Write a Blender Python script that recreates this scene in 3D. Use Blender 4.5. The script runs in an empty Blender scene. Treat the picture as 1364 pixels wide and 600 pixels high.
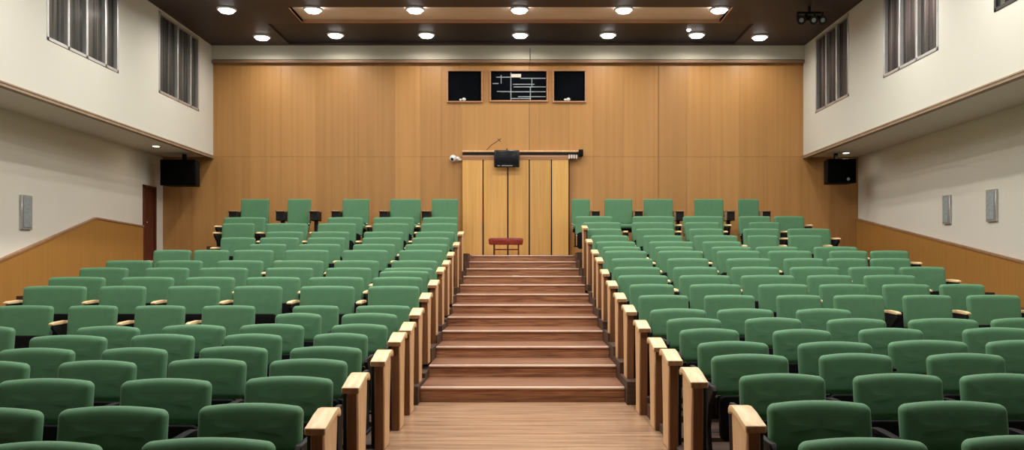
import bpy, bmesh, math, random
from mathutils import Vector, Matrix
random.seed(7)
R = math.radians
C = bpy.context.scene.collection
F = 1100.0; CX = 696.0; CY = 353.0; EYE = 1.57          # focal length in pixels, vanishing point, eye height
BACK = 20.0                                              # depth of the rear wall

def PX(px, y): return (px - CX) * y / F                  # world x of a pixel column at depth y
def PZ(py, y): return EYE + (CY - py) * y / F            # world height of a pixel row at depth y

# ------------------------------------------------------------------ materials
def newmat(name):
    m = bpy.data.materials.new(name); m.use_nodes = True
    nt = m.node_tree; b = nt.nodes['Principled BSDF']
    return m, nt, b

def setv(b, k, v):
    if k in b.inputs: b.inputs[k].default_value = v

def plain(name, col, rough=0.5, metal=0.0, spec=0.5, bump=0.0, bscale=200, var=0.0, vscale=3.0, sheen=0.0):
    m, nt, b = newmat(name)
    setv(b, 'Base Color', (*col, 1)); setv(b, 'Roughness', rough); setv(b, 'Metallic', metal)
    setv(b, 'Specular IOR Level', spec); setv(b, 'Sheen Weight', sheen); setv(b, 'Sheen Roughness', 0.4)
    tc = nt.nodes.new('ShaderNodeTexCoord')
    if var:
        n = nt.nodes.new('ShaderNodeTexNoise'); n.inputs['Scale'].default_value = vscale
        n.inputs['Detail'].default_value = 4
        nt.links.new(tc.outputs['Object'], n.inputs['Vector'])
        r = nt.nodes.new('ShaderNodeValToRGB')
        r.color_ramp.elements[0].position = .3; r.color_ramp.elements[1].position = .7
        r.color_ramp.elements[0].color = (*[c * (1 - var) for c in col], 1)
        r.color_ramp.elements[1].color = (*[min(1, c * (1 + var)) for c in col], 1)
        nt.links.new(n.outputs['Fac'], r.inputs['Fac']); nt.links.new(r.outputs['Color'], b.inputs['Base Color'])
    if bump:
        n2 = nt.nodes.new('ShaderNodeTexNoise'); n2.inputs['Scale'].default_value = bscale
        nt.links.new(tc.outputs['Object'], n2.inputs['Vector'])
        bp = nt.nodes.new('ShaderNodeBump'); bp.inputs['Strength'].default_value = bump
        bp.inputs['Distance'].default_value = .004
        nt.links.new(n2.outputs['Fac'], bp.inputs['Height']); nt.links.new(bp.outputs['Normal'], b.inputs['Normal'])
    return m

def wood(name, c0, c1, scale=(6, 6, .25), rough=0.4, tint=False, detail=6, spec=.4, dist=.6, contrast=(.3, .7), coat=0.0):
    m, nt, b = newmat(name)
    setv(b, 'Roughness', rough); setv(b, 'Specular IOR Level', spec); setv(b, 'Coat Weight', coat); setv(b, 'Coat Roughness', .25)
    tc = nt.nodes.new('ShaderNodeTexCoord'); mp = nt.nodes.new('ShaderNodeMapping')
    mp.inputs['Scale'].default_value = scale
    nt.links.new(tc.outputs['Object'], mp.inputs['Vector'])
    n = nt.nodes.new('ShaderNodeTexNoise'); n.inputs['Scale'].default_value = 3; n.inputs['Detail'].default_value = detail
    n.inputs['Distortion'].default_value = dist
    nt.links.new(mp.outputs['Vector'], n.inputs['Vector'])
    r = nt.nodes.new('ShaderNodeValToRGB')
    r.color_ramp.elements[0].position = contrast[0]; r.color_ramp.elements[1].position = contrast[1]
    r.color_ramp.elements[0].color = (*c0, 1); r.color_ramp.elements[1].color = (*c1, 1)
    nt.links.new(n.outputs['Fac'], r.inputs['Fac'])
    out = r.outputs['Color']
    if tint:
        a = nt.nodes.new('ShaderNodeVertexColor'); a.layer_name = 'tint'
        mx = nt.nodes.new('ShaderNodeMix'); mx.data_type = 'RGBA'; mx.blend_type = 'MULTIPLY'
        mx.inputs['Factor'].default_value = 1
        nt.links.new(out, mx.inputs['A']); nt.links.new(a.outputs['Color'], mx.inputs['B'])
        out = mx.outputs['Result']
    nt.links.new(out, b.inputs['Base Color'])
    return m

def stripes(name, c0, c1, c2, scale, rough=.8):
    m, nt, b = newmat(name); setv(b, 'Roughness', rough); setv(b, 'Specular IOR Level', .2)
    tc = nt.nodes.new('ShaderNodeTexCoord'); mp = nt.nodes.new('ShaderNodeMapping')
    mp.inputs['Scale'].default_value = scale
    nt.links.new(tc.outputs['Object'], mp.inputs['Vector'])
    n = nt.nodes.new('ShaderNodeTexNoise'); n.inputs['Scale'].default_value = 1; n.inputs['Detail'].default_value = 3
    nt.links.new(mp.outputs['Vector'], n.inputs['Vector'])
    r = nt.nodes.new('ShaderNodeValToRGB'); e = r.color_ramp.elements
    e[0].position = .38; e[0].color = (*c0, 1); e[1].position = .62; e[1].color = (*c2, 1)
    k = e.new(.5); k.color = (*c1, 1)
    nt.links.new(n.outputs['Fac'], r.inputs['Fac']); nt.links.new(r.outputs['Color'], b.inputs['Base Color'])
    return m

def emis(name, col, s):
    m, nt, b = newmat(name); setv(b, 'Base Color', (.8, .8, .8, 1))
    setv(b, 'Emission Color', (*col, 1)); setv(b, 'Emission Strength', s)
    return m

M = {}
M['green'] = plain('green_fabric', (.092, .232, .118), .66, spec=.3, bump=.25, bscale=350, var=.06, vscale=9, sheen=.18)
M['black'] = plain('black_plastic', (.006, .006, .007), .6, spec=.08, var=.2)
M['blackmetal'] = plain('black_metal', (.012, .011, .011), .55, spec=.25, var=.2)
M['grille'] = plain('speaker_cloth', (.004, .004, .004), .9, spec=.0, bump=.5, bscale=400)
M['chrome'] = plain('chrome', (.6, .6, .6), .25, 1.0, var=.1)
M['maple'] = wood('maple', (.60, .36, .175), (.82, .54, .30), (5, 5, .6), .42, contrast=(.25, .75))
M['armwood'] = wood('arm_wood', (.74, .49, .25), (.90, .66, .38), (8, 1, 8), .35)
M['darkwood'] = wood('dark_wood', (.13, .052, .020), (.24, .10, .042), (8, 8, .5), .45)
M['midwood'] = wood('mid_wood', (.30, .15, .07), (.46, .26, .14), (6, 2, 6), .45)
M['wallwood'] = wood('wall_wood', (.46, .235, .075), (.56, .305, .105), (3.5, 3.5, .06), .42, tint=True, contrast=(.25, .75), dist=.2)
M['sidewood'] = wood('side_wood', (.42, .20, .045), (.48, .235, .06), (5, 5, .15), .45, contrast=(.25, .75))
M['doorwood'] = wood('partition_wood', (.66, .37, .11), (.80, .48, .16), (7, 7, .2), .42, tint=True)
M['railwood'] = wood('rail_wood', (.40, .20, .10), (.55, .30, .16), (.4, 6, 6), .4)
M['floorwood'] = wood('floor_wood', (.20, .105, .058), (.50, .315, .19), (.30, 9, 9), .33, detail=9, dist=1.0, contrast=(.32, .66), coat=.2)
M['riser'] = wood('riser_wood', (.17, .064, .032), (.50, .245, .125), (.45, 5, 9), .4, detail=8, dist=1.6, contrast=(.3, .7))
M['nosing'] = wood('nosing', (.66, .46, .36), (.85, .68, .56), (.8, 6, 6), .35)
M['tread'] = wood('tread_wood', (.16, .066, .036), (.30, .145, .08), (.45, 6, 6), .4)
M['tier'] = wood('tier_floor', (.050, .026, .016), (.085, .045, .028), (.4, 6, 6), .6)
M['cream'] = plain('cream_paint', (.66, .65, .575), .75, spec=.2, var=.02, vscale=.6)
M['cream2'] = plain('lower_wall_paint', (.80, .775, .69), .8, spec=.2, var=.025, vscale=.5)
M['beam'] = plain('beam_paint', (.64, .60, .48), .7, spec=.2, var=.05, vscale=.5)
M['beamedge'] = plain('beam_edge', (.30, .18, .11), .6, var=.1)
M['edge'] = plain('soffit_edge', (.34, .24, .16), .6, var=.1)
M['ceiling'] = plain('brown_ceiling', (.060, .042, .040), .6, spec=.35, var=.15, vscale=.8)
M['ceildark'] = plain('dark_ceiling_bay', (.030, .023, .028), .55, spec=.3, var=.2, vscale=.7)
M['trough'] = wood('trough_panel', (.78, .64, .54), (.88, .74, .64), (.4, 5, 5), .5)
M['frame'] = plain('aluminium_frame', (.55, .55, .54), .4, .6, var=.08)
M['curtain'] = stripes('curtain', (.03, .025, .022), (.12, .098, .085), (.26, .23, .20), (1, 22, .25))
M['curtainr'] = stripes('curtain_right', (.045, .028, .027), (.14, .095, .085), (.26, .20, .18), (1, 22, .25))
M['glass'] = plain('window_glass', (.3, .33, .33), .2, spec=.12); 
M['glass'].node_tree.nodes['Principled BSDF'].inputs['Alpha'].default_value = .06
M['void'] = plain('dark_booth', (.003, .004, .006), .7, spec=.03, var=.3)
M['boothglass'] = plain('booth_glass', (.02, .025, .03), .06, spec=.6)
M['boothglass'].node_tree.nodes['Principled BSDF'].inputs['Alpha'].default_value = .25
M['redwood'] = wood('red_wood', (.16, .018, .012), (.30, .035, .022), (2, 8, 8), .35)
M['doorred'] = wood('door_red', (.085, .018, .010), (.14, .030, .017), (6, 6, .5), .4)
M['screen'] = plain('screen_black', (.012, .012, .016), .25, spec=.5, var=.2)
M['white'] = plain('white_plastic', (.75, .75, .73), .4, var=.03)
M['lampgrey'] = plain('lamp_grey', (.34, .39, .41), .5, var=.2, vscale=25)
M['lens'] = emis('downlight_lens', (1.0, .98, .96), 14)
M['darkframe'] = plain('dark_frame', (.03, .025, .022), .4, spec=.4, var=.2)
M['lenssmall'] = emis('soffit_lens', (1.0, .9, .75), 3)
M['tick'] = plain('white_tape', (.9, .9, .88), .5, var=.02)

# ------------------------------------------------------------------ mesh helpers
class MB:
    def __init__(s): s.bm = bmesh.new()
    def box(s, x0, x1, y0, y1, z0, z1, bev=0, seg=2, tint=None, top=None):
        r = bmesh.ops.create_cube(s.bm, size=1)
        vs = r['verts']
        for v in vs:
            v.co = Vector(((x0 + x1) / 2 + v.co.x * (x1 - x0), (y0 + y1) / 2 + v.co.y * (y1 - y0), (z0 + z1) / 2 + v.co.z * (z1 - z0)))
        if tint is not None:
            lay = s.bm.loops.layers.color.get('tint') or s.bm.loops.layers.color.new('tint')
            for f in set(f for v in vs for f in v.link_faces):
                for l in f.loops: l[lay] = (*tint, 1)
        if bev:
            es = list(set(e for v in vs for e in v.link_edges))
            bmesh.ops.bevel(s.bm, geom=es, offset=bev, segments=seg, profile=.5, affect='EDGES')
        return s
    def prism(s, pts, axis, a0, a1, bev=0, seg=2):
        """pts: outline in the plane across axis ('x': (y,z), 'y': (x,z), 'z': (x,y))"""
        def mk(p, a):
            if axis == 'x': return (a, p[0], p[1])
            if axis == 'y': return (p[0], a, p[1])
            return (p[0], p[1], a)
        A = [s.bm.verts.new(mk(p, a0)) for p in pts]; B = [s.bm.verts.new(mk(p, a1)) for p in pts]
        n = len(pts); fs = [s.bm.faces.new(A), s.bm.faces.new(B[::-1])]
        for i in range(n): fs.append(s.bm.faces.new((A[i], B[i], B[(i + 1) % n], A[(i + 1) % n])))
        bmesh.ops.recalc_face_normals(s.bm, faces=fs)
        if bev:
            es = list(set(e for f in fs for e in f.edges))
            bmesh.ops.bevel(s.bm, geom=es, offset=bev, segments=seg, profile=.5, affect='EDGES', clamp_overlap=True)
        return s
    def cyl(s, p0, p1, r, n=16, r2=None):
        p0 = Vector(p0); p1 = Vector(p1); d = p1 - p0
        q = d.to_track_quat('Z', 'Y').to_matrix().to_4x4()
        bmesh.ops.create_cone(s.bm, cap_ends=True, segments=n, radius1=r, radius2=r if r2 is None else r2, depth=d.length,
                              matrix=Matrix.Translation((p0 + p1) / 2) @ q)
        return s
    def sphere(s, p, r, sc=(1, 1, 1), n=16):
        bmesh.ops.create_uvsphere(s.bm, u_segments=n, v_segments=n // 2, radius=r,
                                  matrix=Matrix.Translation(p) @ Matrix.Diagonal((*sc, 1)))
        return s
    def tube(s, pts, r, n=8):
        for a, b in zip(pts, pts[1:]): s.cyl(a, b, r, n)
        for p in pts[1:-1]: s.sphere(p, r, n=8)
        return s
    def mesh(s, name, mat, smooth=False):
        me = bpy.data.meshes.new(name); s.bm.to_mesh(me); s.bm.free(); me.materials.append(mat)
        if smooth:
            me.polygons.foreach_set('use_smooth', [True] * len(me.polygons))
            if smooth != 'all': me.set_sharp_from_angle(angle=R(38))
        return me
    def build(s, name, mat, parent=None, smooth=True, loc=None):
        return link(name, s.mesh(name, mat, smooth), parent, loc)

def link(name, me, parent=None, loc=None):
    o = bpy.data.objects.new(name, me); C.objects.link(o)
    if parent is not None: o.parent = parent
    if loc is not None: o.location = loc
    return o

def thing(name, label, cat, loc=(0, 0, 0), group=None, rz=0):
    o = bpy.data.objects.new(name, None); C.objects.link(o); o.location = loc; o.rotation_euler = (0, 0, rz)
    o.empty_display_size = .1
    return tag(o, label, cat, group)
def tag(o, label, cat, group=None):
    o['label'] = label; o['category'] = cat
    if group: o['group'] = group
    return o
def struct(name, mb, mat, smooth=False, parent=None):
    o = mb.build(name, mat, parent, smooth)
    if parent is None: o['kind'] = 'structure'
    return o

def rrect(hw, hh, r, n=5):
    r = max(1e-4, min(r, hw, hh)); pts = []
    for cx, cz, a0 in ((hw - r, hh - r, 0), (-hw + r, hh - r, 90), (-hw + r, -hh + r, 180), (hw - r, -hh + r, 270)):
        for k in range(n + 1):
            a = R(a0 + 90 * k / n); pts.append((cx + r * math.cos(a), cz + r * math.sin(a)))
        # split straight runs so that the arch and the curve can bend them
    out = []
    for i, p in enumerate(pts):
        q = pts[(i + 1) % len(pts)]; out.append(p)
        d = math.hypot(q[0] - p[0], q[1] - p[1])
        if (i + 1) % (n + 1) == 0:
            for k in range(1, 8): out.append((p[0] + (q[0] - p[0]) * k / 8, p[1] + (q[1] - p[1]) * k / 8))
    return out

def pad(W, H, T, corner=.05, puff=.012, arch=0.0, curve=0.0, recline=0.0, edge=None):
    """padded slab standing in xz, front at -y, bottom edge at z=0"""
    bm = bmesh.new(); hw, hh = W / 2, H / 2; er = min(edge or T / 2, T / 2)
    prof = []
    K = 5
    prof.append(('c', -(T / 2 + puff)))
    for ins, p in ((.85, .99), (.6, .9), (.35, .6)):
        prof.append((ins * min(hw, hh), -(T / 2 + puff * p)))
    for k in range(K + 1):
        a = R(90 * k / K); prof.append((er * (1 - math.sin(a)), -(T / 2 - er) - er * math.cos(a)))
    for k in range(K + 1):
        a = R(90 * k / K); prof.append((er * (1 - math.cos(a)), (T / 2 - er) + er * math.sin(a)))
    prof.append((.5 * min(hw, hh), T / 2)); prof.append(('c', T / 2))
    rings = []
    for ins, y in prof:
        if ins == 'c': rings.append([bm.verts.new((0, y, 0))]); continue
        rings.append([bm.verts.new((x, y, z)) for x, z in rrect(hw - ins, hh - ins, max(corner - ins, .012 * (1 if ins < .05 else .3)))])
    for a, b in zip(rings, rings[1:]):
        n = max(len(a), len(b))
        for i in range(n):
            j = (i + 1) % n
            if len(a) == 1: bm.faces.new((a[0], b[j], b[i]))
            elif len(b) == 1: bm.faces.new((a[i], a[j], b[0]))
            else: bm.faces.new((a[i], a[j], b[j], b[i]))
    for v in bm.verts:
        u = v.co.x / hw; t = (v.co.z + hh) / H
        v.co.z += hh - arch * u * u * max(0, t) ** 2
        v.co.y += -curve * u * u + v.co.z * math.tan(recline)
    bmesh.ops.recalc_face_normals(bm, faces=bm.faces)
    m = MB(); m.bm.free(); m.bm = bm
    return m

# ------------------------------------------------------------------ rows read off the photograph: per row depth, and per side (x0, x1, y_top), from the aisle outwards
ROWZ = [4.75 + .70 * i for i in range(21)]
LEFT = {
 0: [(193, 369, 583), (-14, 140, 588)],
 1: [(268, 406, 535), (83, 227, 541), (-88, 61, 543)],
 2: [(329, 445, 500), (165, 284, 504), (2, 128, 504)],
 3: [(361, 464, 473), (227, 330, 477), (82, 184, 480), (-58, 42, 481)],
 4: [(388, 483, 456), (268, 358, 461), (139, 225, 463), (2, 102, 463.5)],
 5: [(419, 491, 439), (300, 377, 444.5), (177, 261, 445), (43, 145, 446.5)],
 6: [(443, 517, 427), (321, 406, 429), (218, 302, 432.5), (105, 188, 434.5), (-62, 22, 437)],
 7: [(456, 530, 417), (368, 429, 417)],
 8: [(475, 547, 407), (391, 452, 406.5), (271, 341, 407), (182, 248, 407), (94, 158, 406), (0, 73, 407)],
 9: [(491, 559, 380.5), (401, 473, 380.5), (313, 377, 381), (225, 294, 381), (135, 196, 381), (34, 117, 381)],
 10: [(497, 563, 369), (412, 485, 369.5), (329, 401, 369), (249, 314, 369), (163, 233, 369), (67, 142, 369.5)],
 11: [(506, 572, 361)],
 12: [(512, 577, 351), (435, 495, 354), (355, 418, 355.5), (267, 331, 356.5), (195, 253, 357.5), (108, 172, 359)],
 13: [(522, 583, 342.5), (446, 505, 344.5), (364, 432, 345.5), (290, 352, 347), (210, 271, 348.5), (143, 204, 350)],
 14: [(532, 590, 332), (457, 517, 333), (380, 439, 334.5), (312, 365, 336.5), (259, 306, 331.5), (206, 256, 331.5)],
 15: [(540, 597, 323.7), (471, 527, 324.7), (398, 454, 325), (333, 382, 327.5)],
 16: [(549, 599, 315.5), (483, 535, 316), (410, 461, 316.3), (347, 399, 318.5), (295, 341, 321)],
 17: [(554, 606, 306), (485, 538, 308), (414, 466, 308.5), (355, 405, 309)],
 18: [(561, 610, 297), (497, 545, 297.5), (424, 475, 297.5), (355, 411, 299.5), (297, 340, 300.5)],
 19: [(563, 610, 288.5), (498, 552, 289), (437, 484, 289.5), (299, 355, 291.5)],
}
RIGHT = {
 0: [(1061, 1231, 583), (1278, 1438, 580)],
 1: [(1020, 1156, 533.5), (1194, 1336, 534), (1379, 1520, 534)],
 2: [(983, 1096, 497.5), (1134, 1251, 497.5), (1276, 1392, 497.5)],
 3: [(946, 1048, 471.5), (1089, 1185, 470.5), (1232, 1334, 470.5), (1379, 1480, 470.5)],
 4: [(928, 1022, 454.5), (1061, 1159, 455), (1181, 1286, 453), (1311, 1412, 453)],
 5: [(904, 983, 437.5), (1028, 1105, 438.5), (1142, 1227, 437), (1280, 1376, 436)],
 6: [(887, 960, 423.5), (991, 1066, 423), (1100, 1178, 424), (1208, 1300, 424), (1318, 1400, 423.5)],
 7: [(865, 940, 412), (954, 1029, 410.5), (1059, 1132, 411)],
 8: [(850, 916, 394), (937, 1004, 392), (1033, 1092, 393.5), (1109, 1175, 393), (1201, 1265, 393), (1286, 1356, 392)],
 9: [(838, 897, 379.5), (918, 986, 378.5), (1009, 1075, 378.5), (1090, 1153, 378), (1174, 1236, 375.5), (1250, 1309, 375)],
 10: [(823, 889, 367), (904, 972, 367), (986, 1057, 366.5), (1074, 1133, 364.5), (1149, 1218, 366)],
 11: [(818, 879, 357.5), (896, 955, 355.5), (973, 1037, 355.5), (1051, 1117, 353), (1129, 1191, 351.5), (1197, 1257, 352)],
 12: [(814, 869, 345.5), (888, 943, 345.5), (967, 1025, 344), (1043, 1096, 342.5), (1100, 1153, 342.5), (1158, 1211, 342.5)],
 13: [(805, 861, 336.5), (876, 935, 334.5), (954, 1012, 334), (1022, 1080, 331), (1104, 1154, 333), (1158, 1209, 332)],
 14: [(802, 853, 328.5), (872, 923, 329), (947, 1000, 329), (1006, 1062, 323.5), (1083, 1141, 323)],
 15: [(793, 846, 321.5), (864, 923, 321.7), (935, 987, 320.5)],
 16: [(787, 837, 313), (856, 909, 313.5), (923, 982, 313), (995, 1035, 314), (1049, 1094, 314)],
 17: [(780, 828, 304.5), (847, 898, 304), (917, 963, 305), (989, 1037, 304), (1048, 1105, 306)],
 18: [(776, 827, 295.5), (841, 897, 296), (912, 958, 295.5), (997, 1038, 296)],
 19: [(766, 816, 288), (842, 898, 288), (909, 963, 287), (983, 1026, 288), (1030, 1070, 287)],
}
TOPL = [(575.5, 610.5, 259.5), (520, 561, 258), (457, 492, 261), (384, 415, 261.5), (322, 359, 262)]
TOPR = [(761, 785.5, 257), (805, 842, 258), (857, 896, 258.5), (924.5, 963, 258), (983, 1010, 258)]
CH = .80                                                 # height of a chair top over its tier

def tier_h(side, i):
    rows = LEFT if side < 0 else RIGHT
    if i == 20: return 1.98
    ys = [c[2] for c in rows[i]]
    y = sorted(ys)[len(ys) // 2]
    if i == 11 and side < 0: y = 361
    return PZ(y, ROWZ[i]) - CH

# ------------------------------------------------------------------ the room
XL, XR = -8.71, 8.13                # outer (lower) side walls
BL, BR = -7.49, 6.80                # faces of the projecting upper boxes
CZ = 6.86                           # ceiling
SZ = 4.18                           # soffit of the boxes
Y0 = -3.0
AW = 1.17                           # half width of the aisle

# seating tiers, one ground slab each side following the rows
fl = MB()
for side in (-1, 1):
    x_in, x_out = side * 1.17, (XL if side < 0 else XR)
    x_fr = -1.25 if side < 0 else 1.29                      # edge of the seating ground in front of the stairs
    x_re = PX(290, 19) if side < 0 else PX(1110, 19)        # the rear tiers stop short of the side walls
    pts = [(Y0, -1.2), (Y0, -.32)]
    h0 = tier_h(side, 0)
    pts += [(ROWZ[0] - .42, -.32)]
    for i in range(7):
        h = tier_h(side, i); y = ROWZ[i] - .42
        pts += [(y, h), (ROWZ[i] + .28, h)]
    fl.prism(pts + [(ROWZ[6] + .28, -1.2)], 'x', *sorted((x_fr, x_out)))
    pts = [(ROWZ[6] + .28, -1.2)]
    for i in range(7, 15):
        h = tier_h(side, i); y = ROWZ[i] - .42
        pts += [(y, h), (ROWZ[i] + .28, h)]
    fl.prism(pts + [(BACK + .1, h), (BACK + .1, -1.2)], 'x', *sorted((x_in, x_out)))
    pts = [(ROWZ[15] - .42, h - .1)]
    for i in range(15, 20):
        h = tier_h(side, i); y = ROWZ[i] - .42
        pts += [(y, h), (ROWZ[i] + .28, h)]
    fl.prism(pts + [(ROWZ[19] + .28, .9)], 'x', *sorted((x_in, x_re)))
    fl.prism([(ROWZ[19] + .28, 1.98), (BACK + .1, 1.98), (BACK + .1, .9), (ROWZ[19] + .28, .9)], 'x', *sorted((side * 1.47, x_re)))
struct('floor', fl, M['tier'])
ai = MB()
ai.prism([(Y0, -1.2), (Y0, -.32), (4.0, -.32), (6.6, 0), (9.43, 0), (9.43, -1.2)], 'x', -1.25, 1.29)
struct('floor_aisle', ai, M['floorwood'])

# stairs
st = thing('staircase', 'red brown wooden stairs climbing the central aisle between the seats', 'stairs', (0, 9.43, 0))
ys = [9.43 + .857 * k for k in range(12)]
for k in range(12):
    h0 = 0 if k == 0 else .17 + .147 * (k - 1); h1 = .17 + .147 * k
    y1 = ys[k + 1] if k < 11 else BACK - .02
    b = MB(); b.box(-AW + .002, AW - .002, ys[k] - 9.43 + .012, y1 - 9.43 + .012, -.3 + h0 * .5, h1 - .004)
    step = b.build('step', M['riser'], st, False)
    n = MB(); n.box(-AW + .004, AW - .004, ys[k] - 9.43 - .008, ys[k] - 9.43 + .055, h1 - .022, h1 + .001, .004, 1)
    n.build('nosing', M['nosing'], step)
    t = MB(); t.box(-AW + .004, AW - .004, ys[k] - 9.43 + .055, y1 - 9.43 + .010, h1 - .004, h1)
    t.build('tread', M['tread'], step, False)
for sg in (-1, 1):      # the landing is wider than the flight
    b = MB(); x0, x1 = sorted((sg * 1.172, sg * 1.468)); b.box(x0, x1, 18.865 - 9.43, BACK - .02 - 9.43, 1.3, 1.787)
    b.build('landing', M['riser'], st, False)
t = MB(); t.box(-.065, .065, 0, .05, 0, .006, .002, 1)
tp = t.build('floor_tape', M['tick'], None, loc=(PX(687, ys[8] - .01) , ys[8] - .004, .17 + .147 * 8 + .001))
tag(tp, 'short white tape mark on the edge of a middle stair', 'tape')

# rear wall: wood panels with real joints over a dark backing
bw = MB(); bw.box(XL - .2, XR + .2, BACK + .05, BACK + .2, -1, CZ + .3)
seams = [217, 257, 288, 333, 374, 421, 477, 526, 560, 588, 615, 705, 758, 790, 830, 877, 915, 946, 985, 1022, 1068, 1105, 1143]
holes = [(597, 641, 95, 135), (654, 728, 95, 134), (738, 779, 95, 135)]
HX0, HX1 = PX(596, BACK), PX(780, BACK); HZ0, HZ1 = PZ(136, BACK), PZ(94, BACK)
pn = MB(); g = .006
zz = [1.2, PZ(209, BACK), CZ]
rnd = random.Random(3)
def tint(a=.05):
    k = 1 + rnd.uniform(-a, a); return (min(1, k * .97), k * .95, k * .93)
deep = (705, 877)
for a, b in zip(seams, seams[1:]):
    x0, x1 = PX(a, BACK), PX(b, BACK)
    n = max(1, round((x1 - x0) / .85)); tcol = tint()
    for z0, z1 in zip(zz, zz[1:]):
        ga = .010 if a in deep else g * .5; gb = .010 if b in deep else g * .5
        segs = [(x0 + ga * .5, x1 - gb * .5, z0 + .002, z1 - .002)]
        out = []
        for (u0, u1, w0, w1) in segs:      # cut the booth window strip out
            if u1 <= HX0 or u0 >= HX1 or w1 <= HZ0 or w0 >= HZ1: out.append((u0, u1, w0, w1)); continue
            out.append((u0, u1, w0, HZ0)); out.append((u0, u1, HZ1, w1))
            if u0 < HX0: out.append((u0, HX0, HZ0, HZ1))
            if u1 > HX1: out.append((HX1, u1, HZ0, HZ1))
        for (u0, u1, w0, w1) in out: pn.box(u0, u1, BACK, BACK + .05, w0, w1, tint=tcol)
# infill between the booth windows
for a, b in ((641, 654), (728, 738)):
    pn.box(PX(a, BACK) + .0, PX(b, BACK), BACK, BACK + .05, HZ0, HZ1, tint=(.93, .9, .9))
wb = struct('wall_back', pn, M['wallwood'])
wbk = bw.build('backing', M['void'], wb, False)

# booth windows in the rear wall
for n, (a, b, c, d) in enumerate(holes, 1):
    x0, x1, z0, z1 = PX(a, BACK), PX(b, BACK), PZ(d, BACK), PZ(c, BACK)
    f = MB(); w = .035
    f.box(x0 - w, x1 + w, BACK - .03, BACK + .03, z1, z1 + w, .004, 1); f.box(x0 - w, x1 + w, BACK - .04, BACK + .03, z0 - w, z0, .004, 1)
    f.box(x0 - w, x0, BACK - .03, BACK + .03, z0, z1, .004, 1); f.box(x1, x1 + w, BACK - .03, BACK + .03, z0, z1, .004, 1)
    o = struct('window_%d' % n, f, M['railwood'])
    v = MB(); v.box(x0, x1, BACK + .035, BACK + .05, z0, z1); v.build('pane', M['void'], o, False)
    if n == 2:
        s = MB()
        for (p0, p1, q) in ((661, 690, 102.5), (693, 727, 104), (656, 664, 111), (683, 712, 112), (666, 727, 122), (684, 727, 115.5), (680, 706, 131), (690, 727, 128.5), (662, 678, 121.5)):
            s.box(PX(p0, BACK), PX(p1, BACK), BACK + .018, BACK + .034, PZ(q + .6, BACK), PZ(q - .4, BACK))
        for (p, q0, q1) in ((680, 96, 133), (708, 104, 116), (706, 116, 133), (667, 100, 111)):
            s.box(PX(p, BACK), PX(p + 1.0, BACK), BACK + .016, BACK + .034, PZ(q1, BACK), PZ(q0, BACK))
        s.build('rack_shelf', M['lampgrey'], o, False)
        s = MB(); s.box(PX(681, BACK), PX(694, BACK), BACK + .010, BACK + .034, PZ(103, BACK), PZ(98.5, BACK), .003, 1)
        s.build('poster', M['trough'], o)
    else:
        s = MB(); 
        xs = (613.5, 618) if n == 1 else (753, 757)
        s.sphere((PX(xs[0], BACK), BACK + .0, z0 + .035), .035, (1, .6, .8)); s.sphere((PX(xs[1], BACK), BACK + .0, z0 + .045), .05, (1, .5, .8))
        s.build('booth_lamp', M['white'], o)

# side walls
def side_wall(name, x, face, y0, y1, z0, z1, hs, mat, th=.15):
    """wall in the plane x facing the hall, with rectangular openings hs=(ya,yb,za,zb)"""
    b = MB(); xa, xb = (x - th, x) if face > 0 else (x, x + th)
    cuts = sorted(set([y0, y1] + [v for h in hs for v in h[:2]]))
    for a, c in zip(cuts, cuts[1:]):
        hh = [h for h in hs if h[0] <= a + 1e-6 and h[1] >= c - 1e-6]
        if hh:
            h = hh[0]
            b.box(xa, xb, a, c, z0, h[2]); 
            if h[3] < z1 - .01: b.box(xa, xb, a, c, h[3], z1)
        else: b.box(xa, xb, a, c, z0, z1)
    return struct(name, b, mat)

DY0, DY1 = 18.93, 19.60; DZ1 = PZ(246, 18.95)
side_wall('wall_left', XL, 1, Y0, BACK + .1, -1.2, SZ + .02, [(DY0, DY1, -1.2, DZ1)], M['cream2'])
side_wall('wall_right', XR, -1, Y0, BACK + .1, -1.2, SZ + .02, [], M['cream2'])
WL = [(13.0, 15.3), (17.0, 19.1)]; WR = [(17.2, 19.15), (13.5, 15.55), (9.6, 11.9)]
WZ0, WZ1 = EYE + 3.55, CZ - .04
WZR = [EYE + 3.52, EYE + 3.52, EYE + 3.64]
hl = [(a, b, WZ0, WZ1) for a, b in WL]; hr = [(a, b, z, WZ1) for (a, b), z in zip(WR, WZR)]
side_wall('wall_left_upper', BL, 1, Y0, BACK, SZ, CZ, hl, M['cream'])
side_wall('wall_right_upper', BR, -1, Y0, BACK, SZ, CZ, hr, M['cream'])
# soffits and their brown edge strip
s = MB(); s.box(XL, BL - .001, Y0, BACK, SZ, SZ + .1); struct('ceiling_left', s, M['cream2'])
s = MB(); s.box(BR + .001, XR, Y0, BACK, SZ, SZ + .1); struct('ceiling_right', s, M['cream2'])
tn = 1
for x, sg in ((BL, 1), (BR, -1)):
    s = MB()
    for (o0, o1, z0, z1) in ((-.10, .012, SZ - .035, SZ + .012), (-.06, .022, SZ + .012, SZ + .035)):
        xs = sorted((x + sg * o0, x + sg * o1)); s.box(xs[0], xs[1], Y0, BACK - .002, z0, z1)
    struct('trim_%d' % tn, s, M['edge']); tn += 1

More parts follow.
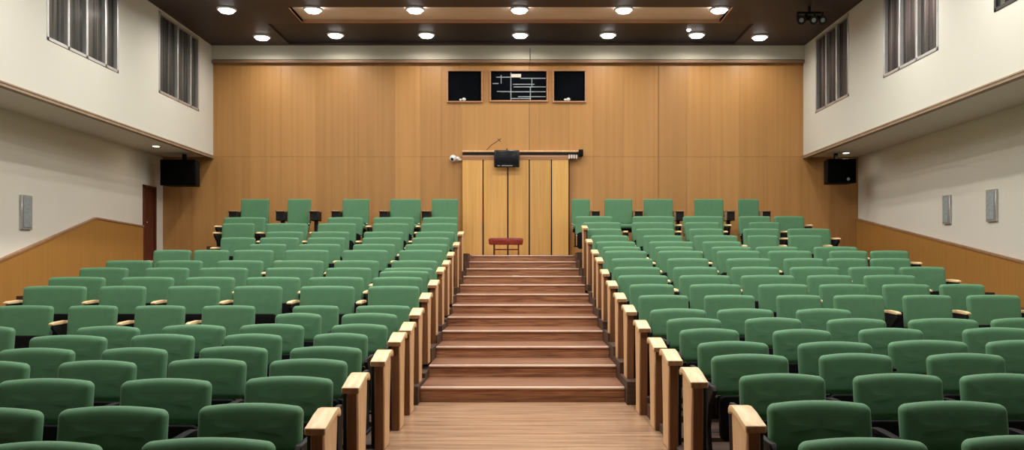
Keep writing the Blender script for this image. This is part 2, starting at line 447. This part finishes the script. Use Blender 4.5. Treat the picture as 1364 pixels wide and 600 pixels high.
# upper windows with curtains
wn = 4
def upper_window(x, sg, ya, yb, z0, z1, mull, cm, curtain=True):
    global wn; fm = M['frame'] if curtain else M['darkframe']
    f = MB(); t = .055; d0, d1 = sorted((x + sg * .012, x - sg * .06))
    f.box(d0, d1, ya, yb, z0, z0 + t, .005, 1); f.box(d0, d1, ya, yb, z1 - t, z1, .005, 1)
    f.box(d0, d1, ya, ya + t, z0, z1, .005, 1); f.box(d0, d1, yb - t, yb, z0, z1, .005, 1)
    for m in mull:
        ym = ya + (yb - ya) * m; f.box(d0, d1, ym - .032, ym + .032, z0, z1, .005, 1)
    o = struct('window_%d' % wn, f, fm); wn += 1
    g0, g1 = sorted((x - sg * .022, x - sg * .028))
    p = MB(); p.box(g0, g1, ya + t * .5, yb - t * .5, z0 + t * .5, z1 - t * .5); p.build('pane', M['glass'], o, False)
    if curtain:
        bm = bmesh.new(); n = 160; V = []
        for i in range(n + 1):
            y = ya + .01 + (yb - ya - .02) * i / n
            dx = .028 * math.sin(i * .62 + .5 * math.sin(i * .11)) + .010 * math.sin(i * 1.7)
            xx = x - sg * (.105 + dx * .8)
            V.append((bm.verts.new((xx, y, z0 + .01)), bm.verts.new((xx, y, z1 - .005))))
        for a, b in zip(V, V[1:]): bm.faces.new((a[0], b[0], b[1], a[1]))
        m = MB(); m.bm.free(); m.bm = bm; o2 = m.build('curtain', cm, o, 'all')
        sm = o2.modifiers.new('thickness', 'SOLIDIFY'); sm.thickness = .004
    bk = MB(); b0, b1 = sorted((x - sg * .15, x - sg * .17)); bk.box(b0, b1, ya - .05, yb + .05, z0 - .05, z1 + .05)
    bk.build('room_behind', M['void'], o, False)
for (a, b), mu in zip(WL, ((.27, .52, .80), (.45, .78))): upper_window(BL, 1, a, b, WZ0, WZ1, mu, M['curtain'])
for (a, b), z, mu in zip(WR, WZR, ((.35, .66), (.36, .68), (.30, .6))): upper_window(BR, -1, a, b, z, WZ1, mu, M['curtainr'], z < EYE + 3.6)

# wainscots
def wains(name, x, sg, prof, th=.05):
    global tn
    pts = [(prof[0][0], -1.1)] + prof + [(prof[-1][0], -1.1)]
    b = MB(); xs = sorted((x, x + sg * th)); b.prism(pts, 'x', xs[0], xs[1])
    struct(name, b, M['sidewood'])
    c = MB(); xs = sorted((x, x + sg * (th + .02)))
    for p, q in zip(prof, prof[1:]): c.prism([p, q, (q[0], q[1] + .035), (p[0], p[1] + .035)], 'x', xs[0], xs[1])
    struct('trim_%d' % tn, c, M['midwood']); tn += 1
wains('baseboard_left', XL, 1, [(9.0, .52), (13.76, EYE + .075), (16.78, EYE + .93), (18.86, EYE + .86)])
wains('baseboard_right', XR, -1, [(8.0, .80), (13.4, EYE + .036), (19.99, EYE + 1.09)])

# side door
d = MB(); w = .06
d.box(XL - .06, XL + .03, DY0, DY0 + w, .9, DZ1, .005, 1); d.box(XL - .06, XL + .03, DY1 - w, DY1, .9, DZ1, .005, 1)
d.box(XL - .06, XL + .03, DY0, DY1, DZ1 - w, DZ1, .005, 1)
do = struct('door_1', d, M['doorred'])
l = MB(); l.box(XL - .05, XL - .005, DY0 + w, DY1 - w, .9, DZ1 - w)
l.prism([(DY0 + .12, 1.9), (DY1 - .12, 1.9), (DY1 - .12, DZ1 - .14), (DY0 + .12, DZ1 - .14)], 'x', XL - .005, XL + .003, .003, 1)
lf = l.build('door_leaf', M['doorred'], do)
k = MB(); k.sphere((XL + .04, DY0 + .13, 2.55), .022); k.cyl((XL - .01, DY0 + .13, 2.55), (XL + .04, DY0 + .13, 2.55), .009)
k.build('door_handle', M['chrome'], lf)

# ceiling: brown slab with a recessed dark bay and the pale trough panel
TX0, TX1 = PX(386, 17.0), PX(974, 17.0); TY0, TY1 = 16.95, 18.02
c = MB(); bx = (TX0, TX1, TY0, TY1)
c.box(BL, BR, Y0, TY0, CZ, CZ + .2); c.box(BL, TX0, TY0, TY1, CZ, CZ + .2); c.box(TX1, BR, TY0, TY1, CZ, CZ + .2)
DX0, DX1 = PX(372, 19), PX(990, 19); EY0, EY1 = 18.12, 19.80
c.box(BL, BR, TY1, EY0, CZ, CZ + .2); c.box(BL, DX0, EY0, EY1, CZ, CZ + .2); c.box(DX1, BR, EY0, EY1, CZ, CZ + .2)
c.box(BL, BR, EY1, BACK + .1, CZ, CZ + .2)
struct('ceiling', c, M['ceiling'])
s = MB(); s.box(TX0, TX1, TY0, TY1, CZ + .06, CZ + .1); struct('ceiling_trough', s, M['trough'])
s = MB(); s.box(DX0, DX1, EY0, EY1, CZ + .05, CZ + .1); struct('ceiling_bay', s, M['ceildark'])
s = MB()
s.box(TX0, TX1, TY1 - .02, TY1, CZ - .012, CZ + .06); s.box(TX0 - .02, TX0, TY0, TY1, CZ - .012, CZ + .06); s.box(TX1, TX1 + .02, TY0, TY1, CZ - .012, CZ + .06)
struct('trim_%d' % tn, s, M['railwood']); tn += 1
# beam along the rear wall
s = MB(); s.prism([(19.90, CZ), (19.90, PZ(79, 19.9)), (BACK, PZ(79, 19.9)), (BACK, CZ)], 'x', BL, BR)
bmo = struct('trim_%d' % tn, s, M['beam']); tn += 1
s = MB(); s.box(BL, BR, 19.88, BACK, PZ(83.5, 19.88), PZ(79.5, 19.88), .01, 2); struct('trim_%d' % tn, s, M['beamedge'], True); tn += 1
# front end of the hall behind the camera
s = MB(); s.box(XL, XR, Y0 - .2, Y0, -1.2, CZ + .2); struct('wall_front', s, M['edge'])

# ------------------------------------------------------------------ chairs
W0 = .72
def chair_meshes():
    D = {}
    # backrests: three heights
    D['back_s'] = pad(W0, .335, .10, .050, .002, .024, .022, R(8), .048).mesh('backrest', M['green'], 'all')
    D['back_m'] = pad(W0, .43, .095, .045, .002, .012, .018, R(8), .044).mesh('backrest', M['green'], 'all')
    D['back_t'] = pad(W0, .58, .08, .030, .002, .004, .015, R(5), .026).mesh('backrest', M['green'], 'all')
    D['shell'] = pad(W0 * .92, .36, .05, .06, .006, 0, .01, R(4), .015).mesh('seat_shell', M['black'], 'all')
    D['cush'] = pad(W0 * .84, .30, .06, .06, .003, 0, .0, R(4), .028).mesh('seat', M['green'], 'all')
    D['cushflat'] = pad(W0 * .98, .44, .11, .06, .008, 0, .0, 0, .05).mesh('seat', M['green'], 'all')
    b = MB(); b.box(-W0 * .42, W0 * .42, .0, .035, 0, .20, .012, 2); b.box(-W0 * .40, W0 * .40, -.03, .015, .02, .05, .01, 2)
    D['brace'] = b.mesh('back_bracket', M['blackmetal'], True)
    b = MB(); b.box(-.030, .030, -.02, .02, -.012, .012, .005, 2); D['hinge'] = b.mesh('hinge', M['chrome'], True)
    # arm stand: foot plate, post, curved side plate
    b = MB(); b.prism([(-.10, .02), (.12, .02), (.09, .20), (.13, .52), (.10, .57), (-.24, .57), (-.27, .53), (-.10, .40), (-.05, .20)], 'x', -.022, .022, .006, 1)
    b.box(-.045, .045, -.13, .15, 0, .025, .008, 2)
    D['stand'] = b.mesh('arm_stand', M['blackmetal'], True)
    for k, mt in (('arm_d', 'black'), ('arm_w', 'armwood')):
        b = MB(); b.prism([(-.29, .565), (-.29, .590), (-.22, .605), (0, .612), (.10, .606), (.12, .59), (.12, .572)], 'x', -.034, .034, .008, 2)
        D[k] = b.mesh('armrest', M[mt], True)
    b = MB(); b.box(-.088, .095, -.26, .10, .60, .80, .01, 1); b.box(-.03, .03, -.10, .06, .02, .63, .008, 1); b.box(-.05, .05, -.16, .12, 0, .03, .008, 1)
    D['boxstand'] = b.mesh('arm_stand', M['blackmetal'], True)
    b = MB(); b.box(-.105, .105, -.30, .13, .80, .835, .010, 2); b.box(-.105, -.09, -.28, .10, .60, .80, .004, 1); D['boxcap'] = b.mesh('armrest', M['midwood'], True)
    b = MB(); b.box(-.26, .26, -.22, .06, 0, .03, .01, 1); b.box(-.24, -.20, -.16, .02, .03, .40, .006, 1); b.box(.20, .24, -.16, .02, .03, .40, .006, 1); b.box(-.03, .03, -.06, .02, .3, .6, .01, 1)
    D['pedestal'] = b.mesh('pedestal', M['blackmetal'], True)
    b = MB(); b.box(-.028, .028, -.235, -.215, .36, .56, .004, 1); D['frontw'] = b.mesh('arm_front', M['midwood'], True)
    return D
D = chair_meshes()

def proto(kind, side, w=W0):
    """kind: s short back, m medium, t tall with lowered seat. origin on the tier under the backrest top"""
    r = bpy.data.objects.new('auditorium_chair', None); r.empty_display_size = .1; C.objects.link(r)
    def ch(n, me, loc=(0, 0, 0), rot=(0, 0, 0), p=r):
        o = link(n, D[me], p, loc); o.rotation_euler = rot; return o
    if kind == 's':
        bk = ch('backrest', 'back_s', (0, -.05, .465))
        sh = ch('seat_shell', 'shell', (0, -.205, .125)); ch('seat', 'cush', (0, -.145, .130))
    elif kind == 'm':
        bk = ch('backrest', 'back_m', (0, -.065, .37))
        sh = ch('seat_shell', 'shell', (0, -.205, .075)); ch('seat', 'cush', (0, -.145, .080))
    else:
        bk = ch('backrest', 'back_t', (0, -.05, .53))
        for q in ((side,) if kind == 't' else (side, -side)):
            ch('arm_stand', 'boxstand', (q * (W0 / 2 + .115 * W0 / w), 0, 0)); a = ch('armrest', 'boxcap', (q * (W0 / 2 + .115 * W0 / w), 0, 0)); a['label'] = 'wooden armrest cap'
        ch('seat', 'cushflat', (0, -.10, .43), (R(86), 0, 0))
        b = ch('seat_shell', 'shell', (0, -.12, .36), (R(86), 0, 0))
    ch('back_bracket', 'brace', (0, -.01, .30 if kind in 'sm' else .42))
    if kind in 'tT': ch('pedestal', 'pedestal')
    ch('hinge', 'hinge', (-side * W0 * .44, -.09, .465 if kind == 's' else (.37 if kind == 'm' else .53)))
    if kind in 'tT': return r
    sx = side * (W0 / 2 + .055)
    s2 = ch('arm_stand', 'stand', (sx, -.02, 0 if kind != 't' else .08))
    a = ch('armrest', 'arm_d' if kind == 's' else 'arm_w', (sx, -.02, 0 if kind != 't' else .08))
    a['label'] = 'black armrest' if kind == 's' else 'pale wooden armrest'
    return r
def copy_chair(p):
    r = p.copy(); C.objects.link(r)
    for c in list(p.children):
        q = c.copy(); C.objects.link(q); q.parent = r
    return r
ORD = 'first second third fourth fifth sixth seventh eighth ninth tenth eleventh twelfth thirteenth fourteenth fifteenth sixteenth seventeenth eighteenth nineteenth twentieth'.split()
protos = {}
def place(kind, side, x, y, z, w, label, group, gap=1, inner=False):
    key = (kind, side) if kind in 'sm' else (kind, side, w)
    if key not in protos: protos[key] = proto(kind, side, w)
    o = copy_chair(protos[key])
    if inner:      # the end chair also has a stand beside the aisle panel
        q = link('arm_stand', D['stand'], o, (-side * (W0 / 2 + .03), -.02, 0))
    arms = [c for c in o.children if c.name.startswith('arm') and not (inner and c is q)]
    if kind in 'sm':
        if gap < .115:
            for c in arms: bpy.data.objects.remove(c)
        else:
            for c in arms: c.location.x = side * (W0 / 2 + min(gap / 2, .075) / (w / W0)); c.scale.x = min(1, gap / .17)
    else:
        for c in arms: c.scale.x = W0 / w
    o.location = (x, y, z); o.scale = (w / W0, 1, 1); o.rotation_euler = (0, 0, 0)
    tag(o, label, 'chair', group)
    return o

for side, rows, sn in ((-1, LEFT, 'left'), (1, RIGHT, 'right')):
    for i, cs in rows.items():
        th = tier_h(side, i)
        for j, (a, b, yt) in enumerate(cs):
            z = ROWZ[i]; y = z
            if i <= 6:      # rows bow a little towards the stage
                y = min(z + .12, max(z - .2, (EYE - th - CH) * F / (yt - CY)))
            x0, x1 = PX(a, y), PX(b, y)
            kind = 's' if i < 8 else 'm'
            gap = 1
            if j + 1 < len(cs): gap = (cs[j][0] - cs[j + 1][1] if side < 0 else cs[j + 1][0] - cs[j][1]) * y / F
            place(kind, side, (x0 + x1) / 2, y, th, x1 - x0,
                  'green tip-up chair, %s block, %s row from the front, %s seat from the aisle' % (sn, ORD[i], ORD[j]),
                  'green chairs of the %s block' % sn, gap, j == 0 and i < 8)
for side, cs, sn in ((-1, TOPL, 'left'), (1, TOPR, 'right')):
    y = ROWZ[20] + .35
    for j, (a, b, yt) in enumerate(cs):
        x0, x1 = PX(a, y), PX(b, y)
        gi = 9 if j == 0 else (cs[j - 1][0] - b if side < 0 else a - cs[j - 1][1])
        place('T' if 38 < gi < 60 and j else 't', side, (x0 + x1) / 2, y, 1.98, x1 - x0,
              'tall green chair by the rear wood wall, %s block, %s from the aisle' % (sn, ORD[j]),
              'tall green chairs along the rear wall')

for p in protos.values():
    for c in list(p.children): bpy.data.objects.remove(c)
    bpy.data.objects.remove(p)

# ------------------------------------------------------------------ wooden end panels along the aisle
PL = [(453, 541), (492, 495), (523, 465), (541.7, 442), (554, 428.5), (567.5, 410), (576.7, 390), (590, 373), (596.7, 356), (602.7, 347), (607, 336), (613.7, 323), (617.5, 309)]
PR = [(971, 538), (906, 488), (879, 464), (862.5, 449), (844, 426), (829, 406), (817, 390), (806, 374), (796.5, 359), (788, 343), (782, 333), (771, 319), (762, 301)]
def floor_at(y):
    if y < 6.6: return -.32 + .32 * max(0, (y - 4.0)) / 2.6
    if y < 9.43: return 0.0
    k = min(11, int((y - 9.43) / .857)); return .17 + .147 * k
def end_panel(side, x_in, y, cap, label):
    """x_in: aisle face; y: depth of the rear top corner; cap: height of the armrest top at the rear"""
    f0 = floor_at(y - .35) 
    if y < 9.43: f0 = floor_at(y - .45) if y < 6.6 else 0
    else: f0 = tier_floor = min(floor_at(y - .42), cap - .55)
    L = .40; w = .10 if y < 12 else .08; H = cap - f0
    r = thing('aisle_end_panel', label, 'panel', (x_in, y, f0), 'wooden end panels along the aisle')
    s = side
    def X(a, b): return tuple(sorted((s * a, s * b)))
    xs = X(.012, w - .012)
    b = MB()   # side body, narrower at the waist, with the photo's tapering rear edge
    b.prism([(-L + .04, 0), (-.10, 0), (-.075, H * .45), (-.02, H - .05), (-L + .02, H - .085), (-L + .05, H * .55)], 'x', *xs, .006, 1)
    b.build('side_panel', M['maple'], r)
    b = MB(); b.box(*X(.016, w - .010), -L - .002 + .0, -L + .05, 0, H - .095, .004, 1)
    e = b.build('front_edge', M['darkwood'], r); e['label'] = 'dark brown front edge'
    b = MB()   # armrest: highest towards the back, rounded nose
    top = [(-L - .03, H - .062), (-L + .06, H - .044), (-L + .18, H - .015), (-.10, H + .002), (-.03, H - .004), (.0, H - .025)]
    bot = [(x, z - .045) for x, z in top]
    b.prism(top + bot[::-1], 'x', *X(-.008, w + .022), .008, 2)
    b.build('armrest', M['armwood'], r)
    b = MB(); b.box(*X(.0, w + .015), -L - .033, -L - .026, H - .106, H - .066, .002, 1)
    b.build('armrest_front', M['midwood'], r)
    b = MB(); b.box(*X(w - .006, w + (.030 if y < 12 else .012)), -L + .06, -.06, .02, H - .10, .01, 2); b.build('seat_bracket', M['blackmetal'], r)
    return r
for side, PP, sn in ((-1, PL, 'left'), (1, PR, 'right')):
    for j, (px, py) in enumerate(PP):
        hw = abs(px - CX)
        y = max((5.40, 6.35, 7.35, 8.2, 9.0, 9.85, 10.75, 11.7, 12.6, 13.5, 14.3, 15.5, 16.6)[j], 0)
        x = hw * y / F
        x = min(max(x, 1.07 if y < 9.4 else 1.12), 1.36)
        if y > 9.3: x = 1.175 + .01 * (side > 0)
        end_panel(side, side * x, y, PZ(py, y), 'pale wooden end panel with armrest, %s side of the aisle, %s from the front' % (sn, ORD[j]))

# ------------------------------------------------------------------ folding partition, rails, screen
py_ = BACK - .12
pt = thing('folding_partition', 'yellow wooden folding partition behind the top of the stairs', 'partition', (PX(686, py_), py_, 1.79))
ox = PX(686, py_)
cols = [615.5, 643.5, 676.5, 705, 734.5, 758]
zt = PZ(213, py_) - 1.79
for a, b in zip(cols, cols[1:]):
    m = MB(); x0, x1 = PX(a, py_) - ox + .014, PX(b, py_) - ox - .014
    m.box(x0, x1, -.02, .04, .01, zt, .006, 1, tint=tint(.06)); pnl = m.build('leaf', M['doorwood'], pt)
    m = MB(); m.box(x1 - .004, x1 + .024, -.012, .03, .01, zt); m.build('hinge_gap', M['void'], pnl, False)
m = MB(); m.box(PX(615, py_) - ox, PX(758, py_) - ox, -.03, .05, zt, zt + .05, .006, 1); m.build('head_rail', M['railwood'], pt)
ry = BACK - .10
rl = thing('curtain_rail', 'long double rail fixed above the folding partition', 'rail', (0, ry, 0))
m = MB(); m.box(PX(616, ry), PX(772, ry), -.04, .06, PZ(203, ry), PZ(200.5, ry), .004, 1); m.build('upper_rail', M['maple'], rl)
m = MB(); m.box(PX(616, ry), PX(768, ry), -.06, .08, PZ(210.5, ry), PZ(207.5, ry), .004, 1); m.build('lower_rail', M['railwood'], rl)
m = MB(); m.box(PX(616, ry), PX(770, ry), .0, .06, PZ(207, ry), PZ(203.5, ry)); m.build('rail_groove', M['blackmetal'], rl)
m = MB(); m.box(PX(770.5, ry), PX(776.5, ry), -.12, .06, PZ(209, ry), PZ(200, ry), .01, 2); m.build('rail_end', M['black'], rl)
m = MB()
for q in range(4): m.cyl((PX(758 + q * 3.2, ry), -.08, PZ(212, ry)), (PX(758 + q * 3.2, ry), -.08, PZ(207, ry)), .018, 10)
m.build('glider', M['white'], rl)
sy = BACK - .32
sc = thing('monitor', 'black flat monitor hanging over the partition', 'monitor', (PX(675, sy), sy, PZ(223, sy)))
m = MB(); W = 34 * sy / F; H = 23 * sy / F; m.box(-W / 2, W / 2, 0, .08, 0, H, .025, 3); m.build('housing', M['screen'], sc)
m = MB(); m.box(-W / 2 + .03, W / 2 - .03, -.004, .0, .07, H - .03); m.build('display', M['boothglass'], sc, False)
m = MB(); m.box(-.22, -.16, -.006, 0, .03, .045); m.box(-.12, .14, -.006, 0, .03, .045); m.build('button_strip', M['lampgrey'], sc, False)
m = MB(); m.cyl((0, .12, H * .6), (0, .12, H + .05), .015); m.box(-.05, .05, .07, .115, H * .4, H * .7, .01, 1); m.build('mount', M['blackmetal'], sc)
cyy = BACK - .16
m = MB(); m.tube([(PX(648, cyy), cyy, PZ(200, cyy)), (PX(655, cyy), cyy, PZ(193, cyy)), (PX(663, cyy), cyy, PZ(188, cyy)), (PX(667, cyy), cyy + .1, PZ(184, cyy))], .008)
m.tube([(PX(663, cyy), cyy, PZ(185, cyy)), (PX(667, cyy), cyy, PZ(189, cyy))], .008)
tag(m.build('cable', M['blackmetal']), 'thin loose cable rising above the black monitor', 'cable')
# camera
cc = thing('security_camera', 'white dome security camera left of the partition rail', 'camera', (PX(604, BACK), BACK, PZ(212, BACK)))
m = MB(); m.cyl((.10, -.02, 0), (.10, 0, 0), .06, 20); m.cyl((.10, -.02, 0), (.10, -.08, 0), .03, 16); m.cyl((.12, -.07, -.03), (.22, -.05, -.03), .02, 12); m.build('mount', M['white'], cc)
m = MB(); m.sphere((0, -.11, .0), .085); m.cyl((0, -.08, 0), (.1, -.06, 0), .035, 16); m.build('housing', M['white'], cc)
m = MB(); m.sphere((-.012, -.155, -.015), .045); m.build('lens', M['screen'], cc)

# vertical cable over the wall seam
m = MB(); m.cyl((PX(706, 19.87), 19.87, PZ(84, 19.87)), (PX(706, 19.87), 19.87, PZ(64, 19.87)), .007, 8)
tag(m.build('hanging_cord', M['blackmetal']), 'thin dark cord hanging down the pale beam at its middle', 'cord')

# red stool on the landing
ty = 19.15; tz = 1.789
sx = ty / F
so = thing('bench', 'small red brown wooden bench at the top of the stairs', 'bench', (PX(674, ty), ty, tz))
H = PZ(317.5, ty) - tz; Wd = 45 * sx / 2
m = MB(); m.prism([(-Wd, H - .14), (-Wd - .01, H - .03), (-Wd + .03, H), (Wd - .03, H), (Wd + .01, H - .03), (Wd, H - .14), (Wd - .02, H - .155), (-Wd + .02, H - .155)], 'y', -.16, .16, .01, 2)
m.build('seat', M['redwood'], so)
for lx in (-Wd + .10, Wd - .12):
    for ly in (-.12, .10):
        m = MB(); m.box(lx, lx + .035, ly, ly + .035, 0, H - .14, .004, 1); m.build('leg', M['doorred'], so)
m = MB(); m.box(-Wd + .11, Wd - .10, -.01, .02, .12, .15, .004, 1); m.build('stretcher', M['redwood'], so)

# ------------------------------------------------------------------ loudspeakers
def speaker(px0, px1, py0, py1, y, label, logo):
    x0, x1 = PX(px0, y), PX(px1, y); z0, z1 = PZ(py1, y), PZ(py0, y); W = x1 - x0; H = z1 - z0
    o = thing('loudspeaker', label, 'speaker', ((x0 + x1) / 2, y, z0), 'loudspeakers under the side boxes')
    m = MB(); m.prism([(-W / 2, 0), (W / 2, 0), (W / 2 - .08, .45), (-W / 2 + .08, .45)], 'z', 0, H, .015, 2); m.build('cabinet', M['black'], o)
    m = MB(); m.box(-W / 2 + .02, W / 2 - .02, -.02, .0, .02, H - .02, .008, 2); g = m.build('grille', M['grille'], o)
    if logo:
        m = MB(); m.cyl((.14, -.026, .09), (.14, -.02, .09), .035, 20); m.build('badge', M['lampgrey'], g)
    m = MB(); m.box(-.04, .04, .33, .41, H, SZ - .001 - z0, .004, 1); m.build('hanging_bracket', M['blackmetal'], o)
speaker(213, 261, 212.5, 247, 19.1, 'black loudspeaker hung under the left soffit near the side door', False)
speaker(1102, 1141, 211.5, 244, 19.0, 'black loudspeaker with round badge hung under the right soffit', True)

# wall lamps (grey rectangles)
def wall_lamp(x, sg, ya, yb, za, zb, label):
    o = thing('wall_lamp', label, 'lamp', (x, (ya + yb) / 2, za), 'grey wall lamps on the lower walls')
    hy = (yb - ya) / 2; H = zb - za
    def X(a, b): return tuple(sorted((sg * a, sg * b)))
    m = MB(); m.box(*X(.0, .05), -hy, hy, 0, H, .008, 1); m.build('frame', M['frame'], o)
    m = MB(); m.box(*X(.05, .06), -hy + .035, hy - .035, .035, H - .035, .004, 1); m.build('diffuser', M['lampgrey'], o)
wall_lamp(XL, 1, 14.29, 14.60, PZ(306, 14.4), PZ(260, 14.4), 'grey rectangular wall lamp on the left wall')
wall_lamp(XR, -1, 15.64, 15.90, PZ(299, 15.8), PZ(260.5, 15.8), 'grey rectangular wall lamp on the right wall, nearer the rear')
wall_lamp(XR, -1, 14.11, 14.41, PZ(295.5, 14.25), PZ(252.5, 14.25), 'grey rectangular wall lamp on the right wall, nearer the stage')

# ------------------------------------------------------------------ ceiling lights
def dl_mesh():
    m = MB(); n = 28
    ring = []
    for r, z in ((.160, 0), (.200, 0), (.203, -.014), (.186, -.034), (.164, -.034), (.158, -.010)):
        ring.append([m.bm.verts.new((r * math.cos(2 * math.pi * k / n), r * math.sin(2 * math.pi * k / n), z)) for k in range(n)])
    ring.append(ring[0])
    for a, b in zip(ring, ring[1:]):
        for k in range(n): m.bm.faces.new((a[k], a[(k + 1) % n], b[(k + 1) % n], b[k]))
    bmesh.ops.recalc_face_normals(m.bm, faces=m.bm.faces)
    ringme = m.mesh('trim_ring', M['white'], True)
    m = MB(); m.cyl((0, 0, -.070), (0, 0, -.002), .130, 28, .160); le = m.mesh('lens', M['lens'], True)
    return ringme, le
RM, LM = dl_mesh()
def downlight(x, y, label, z=CZ, watt=55):
    o = thing('downlight', label, 'ceiling light', (x, y, z), 'round downlights in the ceiling')
    link('trim_ring', RM, o); link('lens', LM, o)
    ld = bpy.data.lights.new('lamp', 'AREA'); ld.shape = 'DISK'; ld.size = .24; ld.energy = watt; ld.color = (1, .955, .88)
    ld.spread = R(165)
    lo = bpy.data.objects.new('light_source', ld); C.objects.link(lo); lo.parent = o; lo.location = (0, 0, -.10)
    return o
NAMEX = ['leftmost', 'second from left', 'third from left', 'fourth from left', 'fifth from left', 'sixth from left', 'seventh from left']
for k, px in enumerate((302, 417, 553, 692, 831, 958)):
    downlight(PX(px, 17.05), 17.05, 'round white downlight in the front row over the pale trough, %s' % NAMEX[k], watt=34)
for k, px in enumerate((349, 447, 568, 693, 810, 928, 1012)):
    y = 19.1; downlight(PX(px, y), y, 'round white downlight in the rear row by the pale beam, %s' % NAMEX[k], z=CZ + (.05 if DX0 + .2 < PX(px, y) < DX1 - .2 else 0), watt=22)
# unseen downlight rows above the frame, the foremost added to brighten the front chairs
for yy, w in ((14.2, 52), (11.4, 58), (8.6, 62), (5.9, 52)):
    for k, x in enumerate((-6, -3.6, -1.2, 1.2, 3.6, 5.8)):
        downlight(x, yy, 'unseen round white downlight above the seats, beyond the top of the photo', watt=w)['group'] = 'downlights above the front seats'
def soffit_light(x, y, label):
    o = thing('soffit_light', label, 'ceiling light', (x, y, SZ), 'small soffit lights')
    m = MB(); m.cyl((0, 0, -.02), (0, 0, 0), .10, 24, .11); m.build('trim_ring', M['white'], o)
    m = MB(); m.cyl((0, 0, -.026), (0, 0, -.02), .07, 24); m.build('lens', M['lenssmall'], o)
    ld = bpy.data.lights.new('lamp', 'AREA'); ld.shape = 'DISK'; ld.size = .14; ld.energy = 1.5; ld.color = (1, .88, .7)
    lo = bpy.data.objects.new('light_source', ld); C.objects.link(lo); lo.parent = o; lo.location = (0, 0, -.04)
ysf = (SZ - EYE) * F / (CY - 194); soffit_light(PX(208, ysf), ysf, 'small round soffit light on the left near the loudspeaker')
ysf = (SZ - EYE) * F / (CY - 203); soffit_light(PX(1127, ysf), ysf, 'small round soffit light on the right above the loudspeaker')
# little indicator lamp beside the rear downlights
y = 18.75
m = MB(); m.cyl((0, 0, -.03), (0, 0, 0), .035, 16, .045)
o = m.build('ceiling_sensor', M['lens'], None, loc=(PX(917.5, y), y, CZ + .05)); tag(o, 'tiny bright spot lamp on the ceiling beside the rear downlights', 'ceiling light')

# stage spotlight cluster top right
y = 16.9
so = thing('spotlight_rig', 'black spotlight rig hanging from the ceiling at upper right', 'spotlight', (PX(1078, y), y, CZ))
m = MB(); m.cyl((0, 0, -.12), (0, 0, 0), .03); m.box(-.24, .24, -.03, .03, -.15, -.11, .006, 1); m.build('mount', M['blackmetal'], so)
for q, (dx, a) in enumerate(((-.17, -.25), (.02, .15), (.18, .3))):
    m = MB(); m.cyl((dx, .10, -.22), (dx + a * .15, -.14, -.32), .07, 18, .09); m.box(dx - .09, dx - .075, -.06, .02, -.30, -.12); m.box(dx + .075, dx + .09, -.06, .02, -.30, -.12)
    c = m.build('spotlight', M['blackmetal'], so)
    m = MB(); m.cyl((dx + a * .15, -.141, -.3205), (dx + a * .153, -.146, -.3225), .045, 18); m.build('lens', M['lampgrey'], c)

# ------------------------------------------------------------------ world, camera, colour
w = bpy.data.worlds.new('world'); bpy.context.scene.world = w; w.use_nodes = True
w.node_tree.nodes['Background'].inputs[0].default_value = (.9, .92, 1, 1); w.node_tree.nodes['Background'].inputs[1].default_value = .05
cd = bpy.data.cameras.new('camera'); co = bpy.data.objects.new('camera', cd); C.objects.link(co)
co.location = (0, 0, EYE); co.rotation_euler = (R(90), 0, 0)
cd.sensor_fit = 'HORIZONTAL'; cd.sensor_width = 36; cd.lens = 36 * F / 1364
cd.shift_x = -(CX - 682) / 1364; cd.shift_y = (CY - 300) / 1364; cd.clip_end = 200
S = bpy.context.scene; S.camera = co
S.view_settings.view_transform = 'Standard'; S.view_settings.look = 'None'; S.view_settings.gamma = 1
S.view_settings.use_curve_mapping = False; S.view_settings.exposure = 0.0
